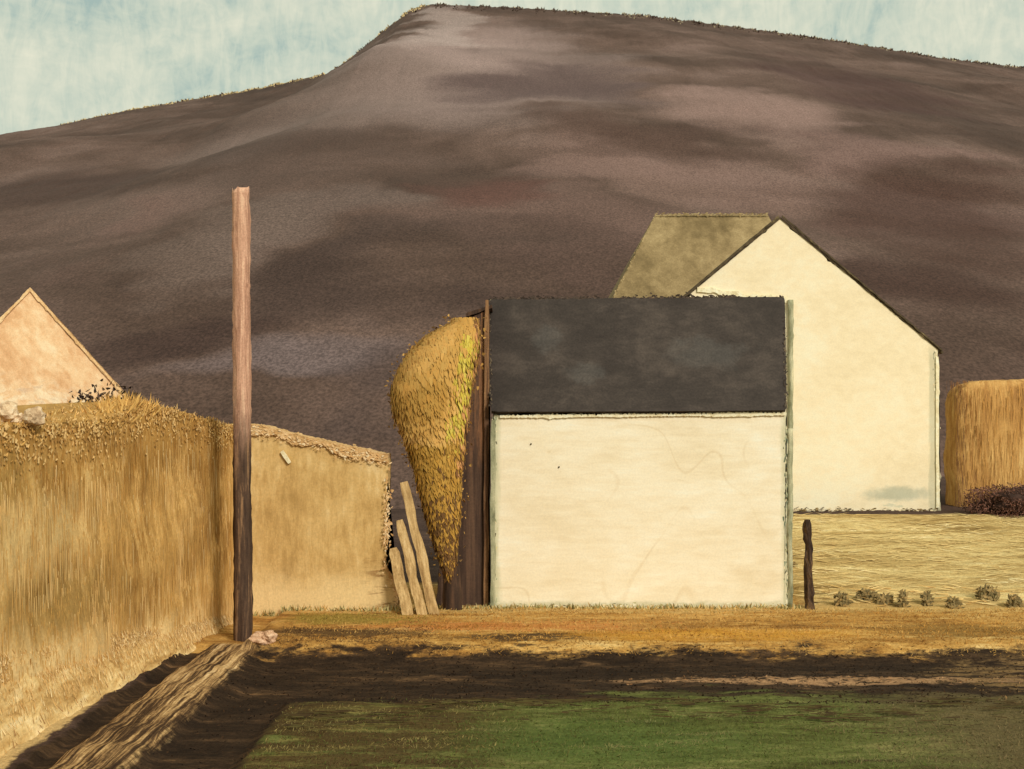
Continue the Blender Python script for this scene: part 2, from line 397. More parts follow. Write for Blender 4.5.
def slate_extra(m, col):
    w = m.noise((1.2, 1, 1.6), 5, .7); w2 = m.noise((1.4, 1, 1.2), 5, .7)
    a = m.math('ADD', m.spot(m.jit(m.x, w, .5), m.jit(m.z, w2, .5), .75, 5.6, .35, .24, 1.3, w, .9), m.spot(m.jit(m.x, w, .5), m.jit(m.z, w2, .5), 1.5, 4.95, .4, .2, 1.3, w, .9), True)
    a = m.math('ADD', a, m.spot(m.jit(m.x, w2, .9), m.jit(m.z, w, .5), 4.2, 5.3, .8, .3, 1.3, w, .9), True)
    return m.mix(col, alb((98, 95, 90)), m.mul(a, .28))
SLATE = paint('dark_slate', [(0, (48, 40, 35)), (.5, (62, 53, 47)), (1, (82, 71, 63))], (.7, .5, .9), (2, 3, 5), 22, .22, .4, .02, extra=slate_extra, rough=.75)
OLIVE = paint('olive_slates', [(0, (108, 90, 58)), (.4, (138, 117, 80)), (.75, (158, 136, 96)), (1, (182, 160, 118))], (.5, .3, .5), (3, 2, 3), 20, .16, .3, .02)
VERGE = paint('dark_verge', [(0, (62, 52, 38)), (.6, (92, 78, 56)), (1, (140, 122, 84))], (2, 2, 2), (8, 8, 8), 30, .2)
PIPE = paint('grey_green_lead', [(0, (76, 78, 60)), (.35, (146, 146, 114)), (.7, (186, 182, 148)), (1, (216, 206, 168))], (3, 3, .6), (9, 9, 2), 30, .15)
DARKWOOD = paint('dark_timber', [(0, (42, 30, 24)), (.45, (66, 48, 36)), (.75, (92, 66, 48)), (1, (138, 98, 64))], (5, 4, .35), (22, 16, 1.2), 26, .15, .5, .02)

# ------------------------------------------------------------------ white barn
bx0, bx1, by = at(494, 0, 22.8).x, at(787, 0, 22.8).x, 22.8
barn = thing('barn', 'low cream limewashed barn with a dark slate roof and blank windowless front', 'barn', ((bx0 + bx1) / 2, by, 0))
bm = bmesh.new()
slab(bm, ragged([(bx0, -.1), (bx1, -.1), (bx1, 4.05), (bx0, 4.0)], .06, .045, 1.), xz(by), .35)
slab(bm, [(bx0, -.1), (bx1, -.1), (bx1, 3.85), (bx0, 3.85)], xz(26.2), .3)
for x in (bx0 + .004, bx1 - .304):
    slab(bm, [(by + .36, -.1), (26.19, -.1), (26.19, 3.84), (24.05, 6.2), (by + .36, 3.95)], lambda u, v, w, x=x: Vector((x + w, u, v)), .3)
from_bm('wall', bm, CREAM, barn)
# roof: steep front pitch, the verge leaning out a little towards the ridge
bm = bmesh.new()
e0, e1 = at(491, 411, by - .12), at(786, 410, by - .12); r0, r1 = at(489, 299, 24.05), at(784, 297, 24.05)
o, ux, uz = e0, (e1 - e0), (r0 - e0)
def rf(u, v, w):
    a = e0.lerp(e1, u); b = r0.lerp(r1, u); nrm = Vector((0, .88, -.47))
    return a.lerp(b, v) + nrm * w
pol = ragged([(0, 0), (1, 0), (1, 1), (0, 1)], .012, .008, 4., 14.)
pol = [(p[0] if .02 < p[0] < .98 else (p[0] - .5) * .998 + .5, p[1]) for p in pol]
slab(bm, pol, rf, .12)
k0, k1 = Vector((e0.x, 26.7, 3.55)), Vector((e1.x, 26.7, 3.55))
slab(bm, [(0, 0), (1, 0), (1, 1), (0, 1)], lambda u, v, w: k0.lerp(k1, u).lerp((r0 + Vector((0, .13, -.02))).lerp(r1 + Vector((0, .13, -.02)), u), v) + Vector((0, -.75, -.66)) * w, .12)
from_bm('roof', bm, SLATE, barn)
# lumpy limewash line under the eaves
bm = bmesh.new()
up_, dn = [], []
for i in range(260):
    t = i / 259; x = lerp(bx0 + .12, bx1 - .04, t); zc = lerp(3.96, 4.02, t)
    k = max(0, nz(x * .9, 4.4) + .25)
    up_.append((x, zc + .03 + .05 * k * (.6 + nz(x * 9, 2)) + .05 * nz(x * 22, 1) + .04 * nz(x * 51, 1))); dn.append((x, zc - .02 - .07 * k * (.6 + nz(x * 7, 6)) + .02 * nz(x * 26, 8)))
slab(bm, [(a, min(b, q - .008)) for (a, b), (_, q) in zip(dn, up_)] + up_[::-1], xz(by - .045), .05)
from_bm('eaves_plaster', bm, LIP, barn)
bm = bmesh.new()
tube(bm, [(bx1 + .06 + .03 * nz(z, 3), by + .02, z) for z in [0.02 + i * .1 for i in range(38)]], [.06] * 38, 10, .4)
from_bm('drainpipe', bm, PIPE, barn, True)
bm = bmesh.new(); plank(bm, (bx0 - .02, by - .03, .02), (bx0 - .02, by - .03, 3.9), .1, .05)
tag_o = from_bm('corner_board', bm, PIPE, barn)
CF = [(242, 226, 190), (250, 240, 212), (236, 216, 172), (222, 206, 160)]
bA, bB, bC, bD = Vector((bx0, by, .02)), Vector((bx1, by, .02)), Vector((bx1, by, 4.03)), Vector((bx0, by, 3.98))
flakes('flaking_limewash', [[bA, bB]], CF + [(150, 140, 96), (176, 164, 112), (120, 112, 78)], 600, .03, .10, barn, .008, .4, .3)
flakes('edge_stain', [[bA, bD]], [(180, 182, 146), (140, 150, 118), (238, 222, 182), (206, 196, 150), (104, 100, 76)], 260, .03, .12, barn, .008, .3, .2)
flakes('edge_stain', [[bB, bC]], [(170, 176, 146), (112, 122, 100), (240, 226, 190), (196, 192, 152), (84, 84, 66)], 300, .03, .13, barn, .008, .3, .2)
flakes('ragged_slates', [[r0, r1]], [(70, 60, 52), (84, 72, 63), (98, 82, 72), (58, 49, 43)], 700, .025, .12, barn, .02)
flakes('ragged_slates', [[e1, r1], [e0, r0]], [(66, 56, 49), (58, 50, 44), (110, 96, 78)], 300, .02, .10, barn, .03)
NAIL = paint('iron', [(0, (30, 26, 22)), (1, (50, 42, 36))], (9, 9, 9), (30, 30, 30))
for a, b in ((531, 444), (559, 467)):
    p = at(a, b, by); bm = bmesh.new(); blob(bm, (p.x, by - .01, p.z), .017, .03, .017, .2, 2); from_bm('nail', bm, NAIL, barn)

# ------------------------------------------------------------------ gabled house
hy = 32.
hx0, hx1, hax = 3.23, at(938, 0, hy).x, at(780, 0, hy).x
hz0, hze, hza = 1.0, 5.9, at(0, 219, hy).z
house = thing('house', 'tall cream gabled house with an olive hipped roof rising behind the barn', 'house', (hax, hy, 1.2))
bm = bmesh.new()
slab(bm, ragged([(hx0, hz0), (hx1 + .07, hz0), (hx1, hze), (hax, hza), (hx0, hze)], .08, .06, 9.), xz(hy), .35)
for x in (hx0 + .004, hx1 - .304):
    slab(bm, [(hy + .36, hz0), (38.4, hz0), (38.4, hze - .1), (hy + .36, hze - .1)], lambda u, v, w, x=x: Vector((x + w, u, v)), .3)
slab(bm, [(hx0, hz0), (hx1, hz0), (hx1, hze - .15), (hax, hza - .3), (hx0, hze - .15)], xz(38.41), .3)
from_bm('wall', bm, GABLE, house)
def pitch(bm, a0, a1, b0, b1, t, step=.02, amp=.004, seed=0.):
    """roof plane between eave a0-a1 and ridge b0-b1"""
    nrm = (a1 - a0).cross(b0 - a0).normalized()
    if nrm.z > 0: nrm = -nrm
    slab(bm, ragged([(0, 0), (1, 0), (1, 1), (0, 1)], step, amp, seed, 12.), lambda u, v, w: a0.lerp(a1, u).lerp(b0.lerp(b1, u), v) + nrm * w, t)
bm = bmesh.new()
yf, yb, dz_ = hy - .02, 38.8, .06
pitch(bm, Vector((hx0 - .22, yf, hze - .18 + dz_)), Vector((hx0 - .22, yb, hze - .18 + dz_)), Vector((hax, yf, hza + dz_)), Vector((hax, yb, hza + dz_)), .05)
pitch(bm, Vector((hx1 + .16, yf, hze - .13 + dz_)), Vector((hx1 + .16, yb, hze - .13 + dz_)), Vector((hax + .003, yf, hza + dz_)), Vector((hax + .003, yb, hza + dz_)), .05)
from_bm('roof', bm, VERGE, house)
# the taller block behind with its hipped roof
R0, R1 = at(655, 215, 37), at(768, 217, 37); R1.z = R0.z
E0, E1 = at(612, 299, 34.5), at(812, 299, 34.5); E1.z = E0.z
B0, B1 = Vector((E0.x, 39.5, E0.z)), Vector((E1.x, 39.5, E0.z))
bm = bmesh.new(); box(bm, E0.x + .2, E1.x - .2, 34.8, 39.2, hz0, E0.z - .04); from_bm('rear_block', bm, GABLE, house)
bm = bmesh.new()
pitch(bm, E0, E1, R0, R1, .12, .02, .004, 2.); pitch(bm, B0, B1, R0, R1, .1, 1., 0.)
for a, b, c in ((E0, B0, R0), (E1, B1, R1)):
    va = [bm.verts.new(p + Vector((0, 0, .004))) for p in (a, b, c)]; vb = [bm.verts.new(p + Vector((0, 0, -.12))) for p in (a, b, c)]
    bm.faces.new(va); bm.faces.new(vb)
    for i in range(3): bm.faces.new((va[i], va[(i + 1) % 3], vb[(i + 1) % 3], vb[i]))
from_bm('hip_roof', bm, OLIVE, house)
bm = bmesh.new()
for s0, s1, k in ((Vector((hx1 + .1, hy - .08, hze)), Vector((hax + .05, hy - .08, hza + .08)), .035), (Vector((hx0 - .15, hy - .08, hze - .08)), Vector((hax - .05, hy - .08, hza + .08)), .06)):
    kk = 60; up_, dn = [], []
    for i in range(kk + 1):
        q = s0.lerp(s1, i / kk); up_.append((q.x, q.z + .02 + .03 * nz(i * .7, 3, k))); dn.append((q.x, q.z - k * (1 + 1.0 * nz(i * .5, 7, k) + .5 * nz(i * 1.7, 2, k))))
    slab(bm, [(a, min(b, q - .012)) for (a, b), (_, q) in zip(dn, up_)] + up_[::-1], xz(hy - .06), .05)
    from_bm('verge_board', bm, VERGE, house); bm = bmesh.new()
bm = bmesh.new()
up_, dn = [], []
for i in range(120):
    t = i / 119; q = at(lerp(697, 786, t), lerp(289, 300, t), hy)
    up_.append((q.x, q.z + .05 + .10 * nz(q.x * 3, 2) + .05 * nz(q.x * 12, 1))); dn.append((q.x, min(q.z - .08 + .10 * nz(q.x * 4, 6), up_[-1][1] - .02)))
slab(bm, dn + up_[::-1], xz(hy - .05), .052)
from_bm('plaster_ridge', bm, LIP, house)
bm = bmesh.new(); q = at(790.5, 302, hy - .06)
tube(bm, [(q.x + .05 * nz(z * .7, 3), hy - .06, z) for z in [1.2 + i * .15 for i in range(42)]], [.07] * 42, 10, .45)
from_bm('drainpipe', bm, PIPE, house, True)
bm = bmesh.new(); plank(bm, (hx1 - .02, hy - .02, 1.3), (hx1 - .03, hy - .02, hze - .2), .09, .04); from_bm('corner_board', bm, LIP, house)

HF = [(246, 230, 192), (250, 238, 208), (238, 220, 176)]
gR, gB = Vector((hx1, hy - .005, hze)), Vector((hx1 + .05, hy - .005, 1.25))
flakes('flaking_limewash', [[gB + Vector((-.05, 0, 0)), gR + Vector((-.08, 0, 0))]], HF + [(176, 176, 150), (150, 150, 126)], 300, .03, .13, house, .01, .3, .2)
flakes('edge_stain', [[Vector((8.2, hy - .05, 1.22)), Vector((hx1, hy - .05, 1.22))]], [(62, 50, 36), (96, 78, 48), (150, 124, 78), (236, 218, 176)], 420, .04, .15, house, .01, .3, .2)
flakes('ragged_slates', [[E0 + Vector((.05, -.15, .08)), R0 + Vector((.03, -.12, .0)), R1 + Vector((0, -.12, .0))]], [(158, 136, 96), (170, 150, 110), (140, 118, 80)], 420, .025, .12, house)

# ------------------------------------------------------------------ cottage on the left
cp = at(30, 291, 40); cdir = Vector((cp.x, cp.y, 0)).normalized(); csd = Vector((cdir.y, -cdir.x, 0))
def tan_extra(m, col):
    w = m.noise((1.1, 1.1, .9), 5, .7, .5)
    col = m.mix(col, alb((246, 226, 190)), m.mul(m.step(m.jit(m.z, w, 1.6), 5.4, 4.3), m.step(m.noise((1.4, 1.4, 2), 5, .7, .6), .4, .55), .85))
    return m.mix(col, alb((206, 176, 150)), m.mul(m.step(m.noise((.9, .9, 1.6), 5, .7, .6), .56, .66), m.step(m.z, 6., 4.6), .6))
cot = thing('cottage', 'peach plastered cottage whose steep gable shows above the left bank', 'house', (cp.x, cp.y, 0))
TAN = paint('peach_plaster', [(0, (208, 158, 110)), (.35, (230, 184, 136)), (.7, (241, 204, 158)), (1, (248, 222, 182))], (.9, .9, .5), (4, 4, 2.5), 22, .1, .5, .03, rot=(0, .6, 0), extra=tan_extra)
hw, ez, az = 3.6, 4.3, cp.z
fn = lambda u, v, w: Vector((cp.x, cp.y, 0)) + csd * u + cdir * w + Vector((0, 0, v))
bm = bmesh.new()
slab(bm, ragged([(-hw, -.1), (hw, -.1), (hw, ez), (0, az), (-hw, ez)], .07, .1, 3.), fn, 6.)
from_bm('wall', bm, TAN, cot)
bm = bmesh.new()
for s in (-1, 1):
    slab(bm, ragged([(s * .004, az - .02), (s * (hw + .25), ez - .33), (s * (hw + .25), ez - .16), (s * .004, az + .13)], .07, .05, 6. + s), lambda u, v, w: fn(u, v, w - .06), 6.2)
from_bm('roof', bm, paint('thatch', [(0, (204, 160, 106)), (.5, (228, 186, 132)), (1, (244, 212, 164))], (2, 2, 2), (7, 7, 7), 24, .2), cot)


# ------------------------------------------------------------------ bank on the left
def foot_x(y): return -6.0 + (y - 12.9) * (.63 / 8)
def foot_h(y): return max(.2, 1.25 - (y - 13) * .135)
def foot_k(y): return 1 - .75 * sm(y, 17.5, 21.4)
def top_z(y):
    return pl([(0, 3.86), (12, 3.86), (14.5, 3.88), (16.8, 3.92), (17.6, 4.08), (18.3, 4.24), (19, 4.14), (20, 4.0), (21, 3.84), (21.9, 3.74)], y) + .05 * nz(y * 2.2, 1) + .04 * nz(y * 7, 5)
def bank_pt(s, y):
    """s 0..1 up the face, 1..2 over the top, 2..3 down the back"""
    fx, fh, tz = foot_x(y), foot_h(y), top_z(y)
    if s <= 1:
        z = fh * .25 + (tz - fh * .25) * s; x = fx - (.34 + .22 * s + .12 * s ** 6) * foot_k(y)
    elif s <= 2: z = tz - .25 * (s - 1) ** 2; x = fx - .68 * foot_k(y) - 4.2 * (s - 1)
    else: z = (tz - .25) * (3 - s) - .1 * (s - 2); x = fx - 4.88 - 2.0 * (s - 2)
    d = .10 * nz(y * .9, z * .9, s) + .04 * nz(y * 4, z * 2.5, s) + .012 * nz(y * 22, z * 3, s)
    return Vector((x + (d if s <= 1.05 else 0), y, z + (d * .6 if s > 1 else 0)))
bank = thing('bank', 'tall ochre earth bank hung with dry grass along the track', 'bank', (-8, 14, 0))
ysb = [4 + i * .09 for i in range(int(17.9 / .09))]
ss = [i / 40 for i in range(41)] + [1 + i / 8 for i in range(1, 9)] + [2 + i / 6 for i in range(1, 7)]
bm = bmesh.new()
g = [[bm.verts.new(bank_pt(s, y)) for s in ss] for y in ysb]
for a, b in zip(g, g[1:]):
    for i in range(len(ss) - 1): bm.faces.new((a[i], a[i + 1], b[i + 1], b[i]))
bm.faces.new(g[-1]); bm.faces.new(g[0][::-1])
def bank_extra(m, col):
    w = m.noise((.6, .6, .6), 5, .65, .5); st = m.noise((5, 5, .5), 5, .7, .4)
    fz = m.math('SUBTRACT', m.z, m.math('MAXIMUM', m.math('SUBTRACT', 2.75, m.math('MULTIPLY', m.y, .125)), .2))
    a = m.step(m.jit(m.z, st, .9), 3.0, 3.75)
    col = m.mix(col, alb((168, 124, 60)), m.mul(a, .6))
    b = m.spot(m.y, m.z, 14.6, 2.35, 1.6, .55, 1.2, w, .8); col = m.mix(col, alb((214, 182, 124)), m.mul(b, .7))  # pale glare at mid height, painted into the bank colour here and below
    b = m.spot(m.y, m.z, 13.0, 2.3, .9, .4, 1.2, w, .8); col = m.mix(col, alb((208, 178, 118)), m.mul(b, .6))
    b = m.spot(m.y, m.z, 15.2, 1.4, 1.8, .5, 1.2, w, 1.0); col = m.mix(col, alb((132, 104, 52)), m.mul(b, .6))
    b = m.spot(m.y, m.z, 13.4, 3.2, 1.6, .4, 1.2, w, 1.0); col = m.mix(col, alb((146, 116, 58)), m.mul(b, .5))
    return m.mix(col, alb((226, 192, 134)), m.mul(m.step(m.jit(m.jit(fz, w, .5), st, .5), .45, -.35), .9))
BANK = paint('dry_grass_bank', [(0, (140, 102, 50)), (.35, (178, 136, 74)), (.65, (204, 160, 94)), (1, (226, 188, 124))], (1.8, 1.3, .3), (9, 9, .7), 24, .14, .5, .03, extra=bank_extra, wf=.5)
from_bm('earth_face', bm, BANK, bank, True)
# pale straw foot
bm = bmesh.new()
g = []
for y in ysb:
    row = []
    for i in range(15):
        t = i / 14; fx, fh = foot_x(y), foot_h(y)
        k = .05 * nz(y * 2, t * 3, 8) + .03 * nz(y * 9, t * 7, 2)
        row.append(bm.verts.new((fx + .02 - .62 * t * foot_k(y) + k * .6, y, -.08 + (fh + .25 * nz(y * 1.6, 3) * foot_k(y) + .12 * nz(y * 6, 1)) * t ** .85 + k * .5)))
    g.append(row)
for a, b in zip(g, g[1:]):
    for i in range(14): bm.faces.new((a[i], a[i + 1], b[i + 1], b[i]))
from_bm('straw_foot', bm, paint('pale_straw', [(0, (150, 112, 60)), (.3, (196, 156, 96)), (.65, (222, 188, 128)), (1, (240, 214, 162))], (5, .9, 3), (14, 2.4, 8), 24, .14, .7, .04), bank, True)
it = []
for i in range(7000):
    y = random.uniform(11.5, 21.3); s = random.random() ** .8; p = bank_pt(s, y) + Vector((.012, 0, 0))
    q = nz(y * .7, p.z * .9, 3) + .3 * nz(y * 3, p.z * .5, 8)
    c = (170, 128, 68) if q < -.3 else (216, 178, 114) if q > .25 else (194, 152, 86)
    if s > .75 and random.random() < .6: c = (168, 124, 62)
    if abs(p.z - 2.3) < .8 and y < 16.5 and random.random() < .5: c = (212, 180, 120)  # blades over the painted glare turn pale as well
    if random.random() < .08: c = (224, 194, 138)
    it.append(blade(p, random.uniform(.12, .6), random.uniform(.004, .009), vary(c, .06), d=Vector((.02, random.gauss(0, .03), -1)).normalized()))
for i in range(2600):                       # clotted top edge
    y = random.uniform(11.5, 21.7); s = 1 - abs(random.gauss(0, .07)) if random.random() < .8 else random.uniform(1, 1.25); p = bank_pt(s, y) + Vector((.03, 0, .02))
    c = random.choice([(206, 160, 94), (190, 144, 80), (222, 182, 120), (164, 122, 70)]) if nz(y * 1.7, p.z * 3, 6) < .1 else (226, 186, 124)
    al = Vector((random.gauss(0, .08), random.gauss(0, 1), random.gauss(0, .7))).normalized() * random.uniform(.03, .09)
    it.append((p, al, al.cross(Vector((1, random.gauss(-.3, .15), random.gauss(.2, .15)))).normalized() * random.uniform(.015, .035), vary(c, .1)))
for i in range(1500):                       # ragged fringe on top
    y = random.uniform(11.5, 21.4); s = random.uniform(.93, 1.3); p = bank_pt(s, y)
    c = random.choice([(206, 166, 96), (178, 138, 70), (226, 192, 128), (140, 106, 58)])
    it.append(blade(p - Vector((0, 0, .05)), random.uniform(.05, .17), random.uniform(.010, .024), vary(c), .7))
for i in range(420):                        # tall tuft
    y = random.gauss(18.2, .35); p = bank_pt(random.uniform(.95, 1.12), y)
    it.append(blade(p - Vector((0, 0, .1)), random.uniform(.12, .34), random.uniform(.014, .03), vary((216, 172, 100)), .5))
for i in range(9000):
    y = random.uniform(11.5, 21.6); t = random.random() ** .6 * 1.35; fx, fh = foot_x(y), foot_h(y)
    p = Vector((fx + .04 - min(.62 * t, .35 + .03 * t) * foot_k(y), y, -.04 + fh * t ** .85 * (1 if t < .55 else .6 + .12 * random.random())))
    c = random.choice([(226, 194, 136), (214, 178, 118), (234, 206, 154), (208, 170, 108), (196, 154, 92)])
    if t < .12 and random.random() < .5: c = (150, 104, 62)
    it.append(blade(p, random.uniform(.05, .16), random.uniform(.005, .012), vary(c, .08), d=Vector((-.35, random.gauss(.25, .45), .75 + random.gauss(0, .2))).normalized()))
o = dabs('dry_grass', it, STRAW, bank); o['kind'] = 'stuff'

# ------------------------------------------------------------------ tan wall beside the pole
wy_ = 22.0
twall = thing('field_wall', 'tan rendered field wall with a crumbling pinkish top and broken right end', 'wall', (-3.8, wy_, 0))
def tw_extra(m, col):
    w = m.noise((1.2, 1, 2.5), 5, .7, .5)
    col = m.mix(col, alb((236, 206, 150)), m.mul(m.step(m.jit(m.z, w, .5), 1.1, .35), .75))
    cr = m.mul(m.step(m.noise((1.3, 1, 9), 4, .7, .3), .52, .6), m.step(m.x, -3.1, -2.7), m.step(m.z, 1.3, .9))
    return m.mix(col, alb((150, 112, 66)), m.mul(cr, .8))
TWALL = paint('tan_render', [(0, (172, 136, 78)), (.4, (202, 164, 102)), (.7, (216, 180, 118)), (1, (230, 200, 144))], (1.0, 1, .6), (8, 5, 2), 26, .10, .45, .03, extra=tw_extra)
out = pxpoly([(226, 424), (262, 428), (300, 438), (345, 448), (388, 458), (387, 520), (386, 566), (398, 582), (398, 622), (226, 622)], wy_)
bm = bmesh.new(); slab(bm, ragged(out[::-1], .05, .022, 5.), xz(wy_), .5); from_bm('wall_body', bm, TWALL, twall)
bm = bmesh.new()
up_, dn = [], []
for i in range(220):
    t = i / 219; q = at(lerp(240, 388, t), pl([(240, 425), (262, 427), (300, 437), (345, 447), (388, 456)], lerp(240, 388, t)), wy_)
    up_.append((q.x, q.z + .035 + .03 * nz(q.x * 5, 2) + .02 * nz(q.x * 17, 1))); dn.append((q.x, q.z - .14 - .12 * nz(q.x * 2.2, 6) - .06 * nz(q.x * 9, 4) - .03 * nz(q.x * 25, 4)))
slab(bm, dn + up_[::-1], xz(wy_ - .05), .56)
from_bm('coping', bm, paint('pink_mortar', [(0, (150, 110, 66)), (.4, (204, 162, 106)), (.75, (222, 182, 128)), (1, (240, 208, 162))], (4, 4, 4), (16, 16, 16), 30, .14, .6, .03), twall)
flakes('crumbling_edge', [[at(390, 462, wy_ - .06), at(387, 520, wy_ - .06), at(386, 570, wy_ - .06), at(398, 590, wy_ - .06), at(398, 612, wy_ - .06)]], [(232, 194, 140), (210, 166, 110), (240, 210, 166), (196, 152, 100)], 500, .04, .10, twall, .03, .5, .9)
flakes('crumbling_edge', [[at(245, 428, wy_ - .06), at(300, 441, wy_ - .06), at(386, 462, wy_ - .06)]], [(236, 198, 146), (214, 170, 114), (242, 214, 170), (214, 172, 116), (226, 186, 130)], 900, .06, .09, twall, .03, .5)
bm = bmesh.new(); plank(bm, at(282, 451, wy_ - .04), at(290, 463, wy_ - .04), .07, .05); from_bm('plaster_chip', bm, LIP, twall)

# three pale boards leaning at the wall's broken end
LEAN = paint('bleached_board', [(0, (132, 100, 62)), (.35, (176, 142, 92)), (.7, (206, 172, 118)), (1, (224, 194, 144))], (7, 7, .5), (26, 26, 1.6), 30, .12, .5, .02, rot=(0, .18, 0))
for (a, b, c, d_, w, lab) in (((436, 616), (404, 482), 21.5, 21.85, .17, 'long bleached board leaning nearest the ochre tree'),
                              ((424, 616), (400, 520), 21.45, 21.85, .16, 'mid length bleached board between its two leaning neighbours'),
                              ((409, 617), (394, 548), 21.4, 21.82, .18, 'shortest bleached board propped against the broken wall end')):
    bm = bmesh.new(); p = at(*a, c); p.z = -.03; plank(bm, p, at(*b, d_), w * 1.15, .05); tag(from_bm('leaning_board', bm, LEAN), lab, 'board', 'boards leaning at the wall end')

# ------------------------------------------------------------------ pole
pb = Vector((at(243, 640, 19.5).x, 19.5, -.1)); pt = at(241, 188, 19.5)
k = 70; pts = [pb.lerp(pt, i / k) + Vector((.012 * nz(i * .3, 2), 0, 0)) for i in range(k + 1)]
bm = bmesh.new(); tube(bm, pts, [lerp(.165, .15, i / k) for i in range(k + 1)], 22, .14)
for v in bm.verts:
    if v.co.z > pt.z - .02: v.co.z += .12 * nz(v.co.x * 14, v.co.y * 14, 3) - .03
def pole_extra(m, col):
    st = m.noise((7, 7, .6), 5, .7, .3)
    dk = m.ramp(m.step(m.noise((9, 9, .5), 5, .7), .35, .7), [(0, alb((58, 42, 32))), (.6, alb((88, 66, 50))), (1, alb((150, 114, 80)))])
    return m.mix(col, dk, m.step(m.jit(m.z, st, 1.2), 4.7, 2.9))  # dark brown towards the foot, paler above
POLE = paint('weathered_pole', [(0, (146, 104, 84)), (.4, (186, 140, 114)), (.7, (210, 164, 136)), (1, (232, 194, 160))], (10, 10, .5), (30, 30, 1.6), 30, .16, .5, .02, extra=pole_extra)
tag(from_bm('pole', bm, POLE, None, True), 'tall bare wooden pole, pinkish above and tarred dark below', 'pole')
bm = bmesh.new(); p = at(262, 648, 18.9); blob(bm, (p.x, 18.9, .12), .22, .16, .13, .5, 3, 1.5, 3.)
blob(bm, (p.x + .12, 18.85, .2), .12, .12, .09, .5, 3, 1.5, 5.)
tag(from_bm('stone', bm, paint('pink_stone', [(0, (130, 92, 66)), (.5, (206, 164, 128)), (1, (236, 204, 172))], (6, 6, 6), (20, 20, 20), 40, .15)), 'small pinkish stone at the corner of the track by the pole', 'stone')
for a, b, r, lab in ((6, 404, .19, 'grey white boulder on the bank top under the peach cottage'), (36, 407, .15, 'square pale stone on the bank top beside dark scrub'), (21, 413, .09, 'smallest pale stone on the bank top, lying between two larger ones')):
    bm = bmesh.new(); ys_ = 14.75; x_ = (a - 512) / F * ys_ - .02
    blob(bm, (x_, ys_, top_z(ys_) + r * .65), r, r, r * .85, .5, 3, 1.5, a); tag(from_bm('stone', bm, paint('pale_stone', [(0, (150, 116, 84)), (.5, (214, 184, 146)), (1, (240, 224, 194))], (5, 5, 5), (20, 20, 20), 40, .15)), lab, 'stone', 'pale stones on the bank')

# ------------------------------------------------------------------ plants
def leafy(name, c, r, n, cols, size, core, label, cat, amp=.35, droop=0.):
    """low shrub: dark branching core and many leaf dabs"""
    t = thing(name, label, cat, (c[0], c[1], gz(c[0], c[1])))
    bm = bmesh.new(); blob(bm, c, r[0] * .72, r[1] * .72, r[2] * .72, amp, 3, 1.8, c[0]); from_bm('branches', bm, core, t, True)
    it = []
    for i in range(n):
        d = rdir(); k = (random.random() ** .4) * (1 + amp * mn.noise(d * 2.2 + Vector((c[0], 0, 0))))
        p = Vector(c) + Vector((d.x * r[0], d.y * r[1], d.z * r[2])) * k
        al = (d * .6 + rdir() + Vector((0, 0, -droop))).normalized() * random.uniform(.6, 1.4) * size
        it.append((p, al, al.cross(rdir()).normalized() * size * .5, vary(random.choice(cols), .18)))
    dabs('foliage', it, LEAF, t); return t
DARKCORE = paint('dark_twigs', [(0, (48, 33, 26)), (1, (74, 52, 42))], (3, 3, 3), (12, 12, 12), 20, .2)
p = at(1000, 500, 31.2); leafy('shrub', (p.x + .6, 31.0, p.z - .12), (1.7, .8, .6), 16000, [(110, 78, 64), (122, 86, 70), (132, 92, 78), (96, 70, 58)], .06, DARKCORE, 'low dark brown shrub in front of the orange haystack', 'shrub', .45, .5)
p = at(106, 405, 26.); leafy('shrub', (p.x, 26., 3.2), (1.1, .9, 1.45), 3600, [(62, 50, 44), (76, 60, 50), (98, 78, 56)], .13, DARKCORE, 'dark scrubby bush between the bank top and the peach cottage', 'shrub', .5)  # shade below the cottage, built as a dark leafy solid

# ochre tree: trunk + crown shaped like a flame pointing down
ty = 22.05
tree = thing('tree', 'ochre leaved tree with a crown narrowing downwards beside the barn', 'tree', (at(452, 0, ty).x, ty, 0))
bm = bmesh.new()
tx = at(452, 0, ty).x
tube(bm, [(tx + .05 * nz(z, 7) - .05 * z * .3, ty + .1, z) for z in [-.1 + i * .22 for i in range(24)]], [lerp(.2, .05, i / 23) for i in range(24)], 12, .15)
for a, b, z0, z1 in ((412, 372, 2.2, 4.9), (470, 345, 2.6, 5.4), (430, 350, 3.0, 5.2), (455, 420, 1.6, 3.6)):
    q = at(a, b, ty); tube(bm, [Vector((tx, ty + .1, z0)).lerp(Vector((q.x, ty + .2, z1)), i / 6) for i in range(7)], [lerp(.07, .02, i / 6) for i in range(7)], 8, .15)
from_bm('trunk', bm, DARKWOOD, tree, True)
prof = [(322, 450, 480), (335, 424, 482), (350, 408, 481), (368, 396, 477), (388, 389, 473), (405, 390, 470), (425, 398, 468), (450, 408, 465), (480, 416, 462), (510, 424, 461), (540, 433, 458), (560, 440, 456), (578, 447, 453)]
L_ = [(a, b) for a, b, c in prof]; R_ = [(a, c) for a, b, c in prof]
it = []
bm = bmesh.new(); pts = []; rr = []
prev = None
for a, b, c in prof[1:-2]:
    q0, q1 = at(b, a, ty), at(c, a, ty); cx, hwid = (q0.x + q1.x) / 2, (q1.x - q0.x) / 2 * .78
    ring = [bm.verts.new((cx + math.cos(k * math.pi / 8) * hwid * (1 + .15 * nz(k, a * .1)), ty + math.sin(k * math.pi / 8) * hwid * .62, q0.z)) for k in range(16)]
    if prev:
        for k in range(16): bm.faces.new((prev[k], prev[(k + 1) % 16], ring[(k + 1) % 16], ring[k]))
    else: bm.faces.new(ring)
    prev = ring
bm.faces.new(prev[::-1])
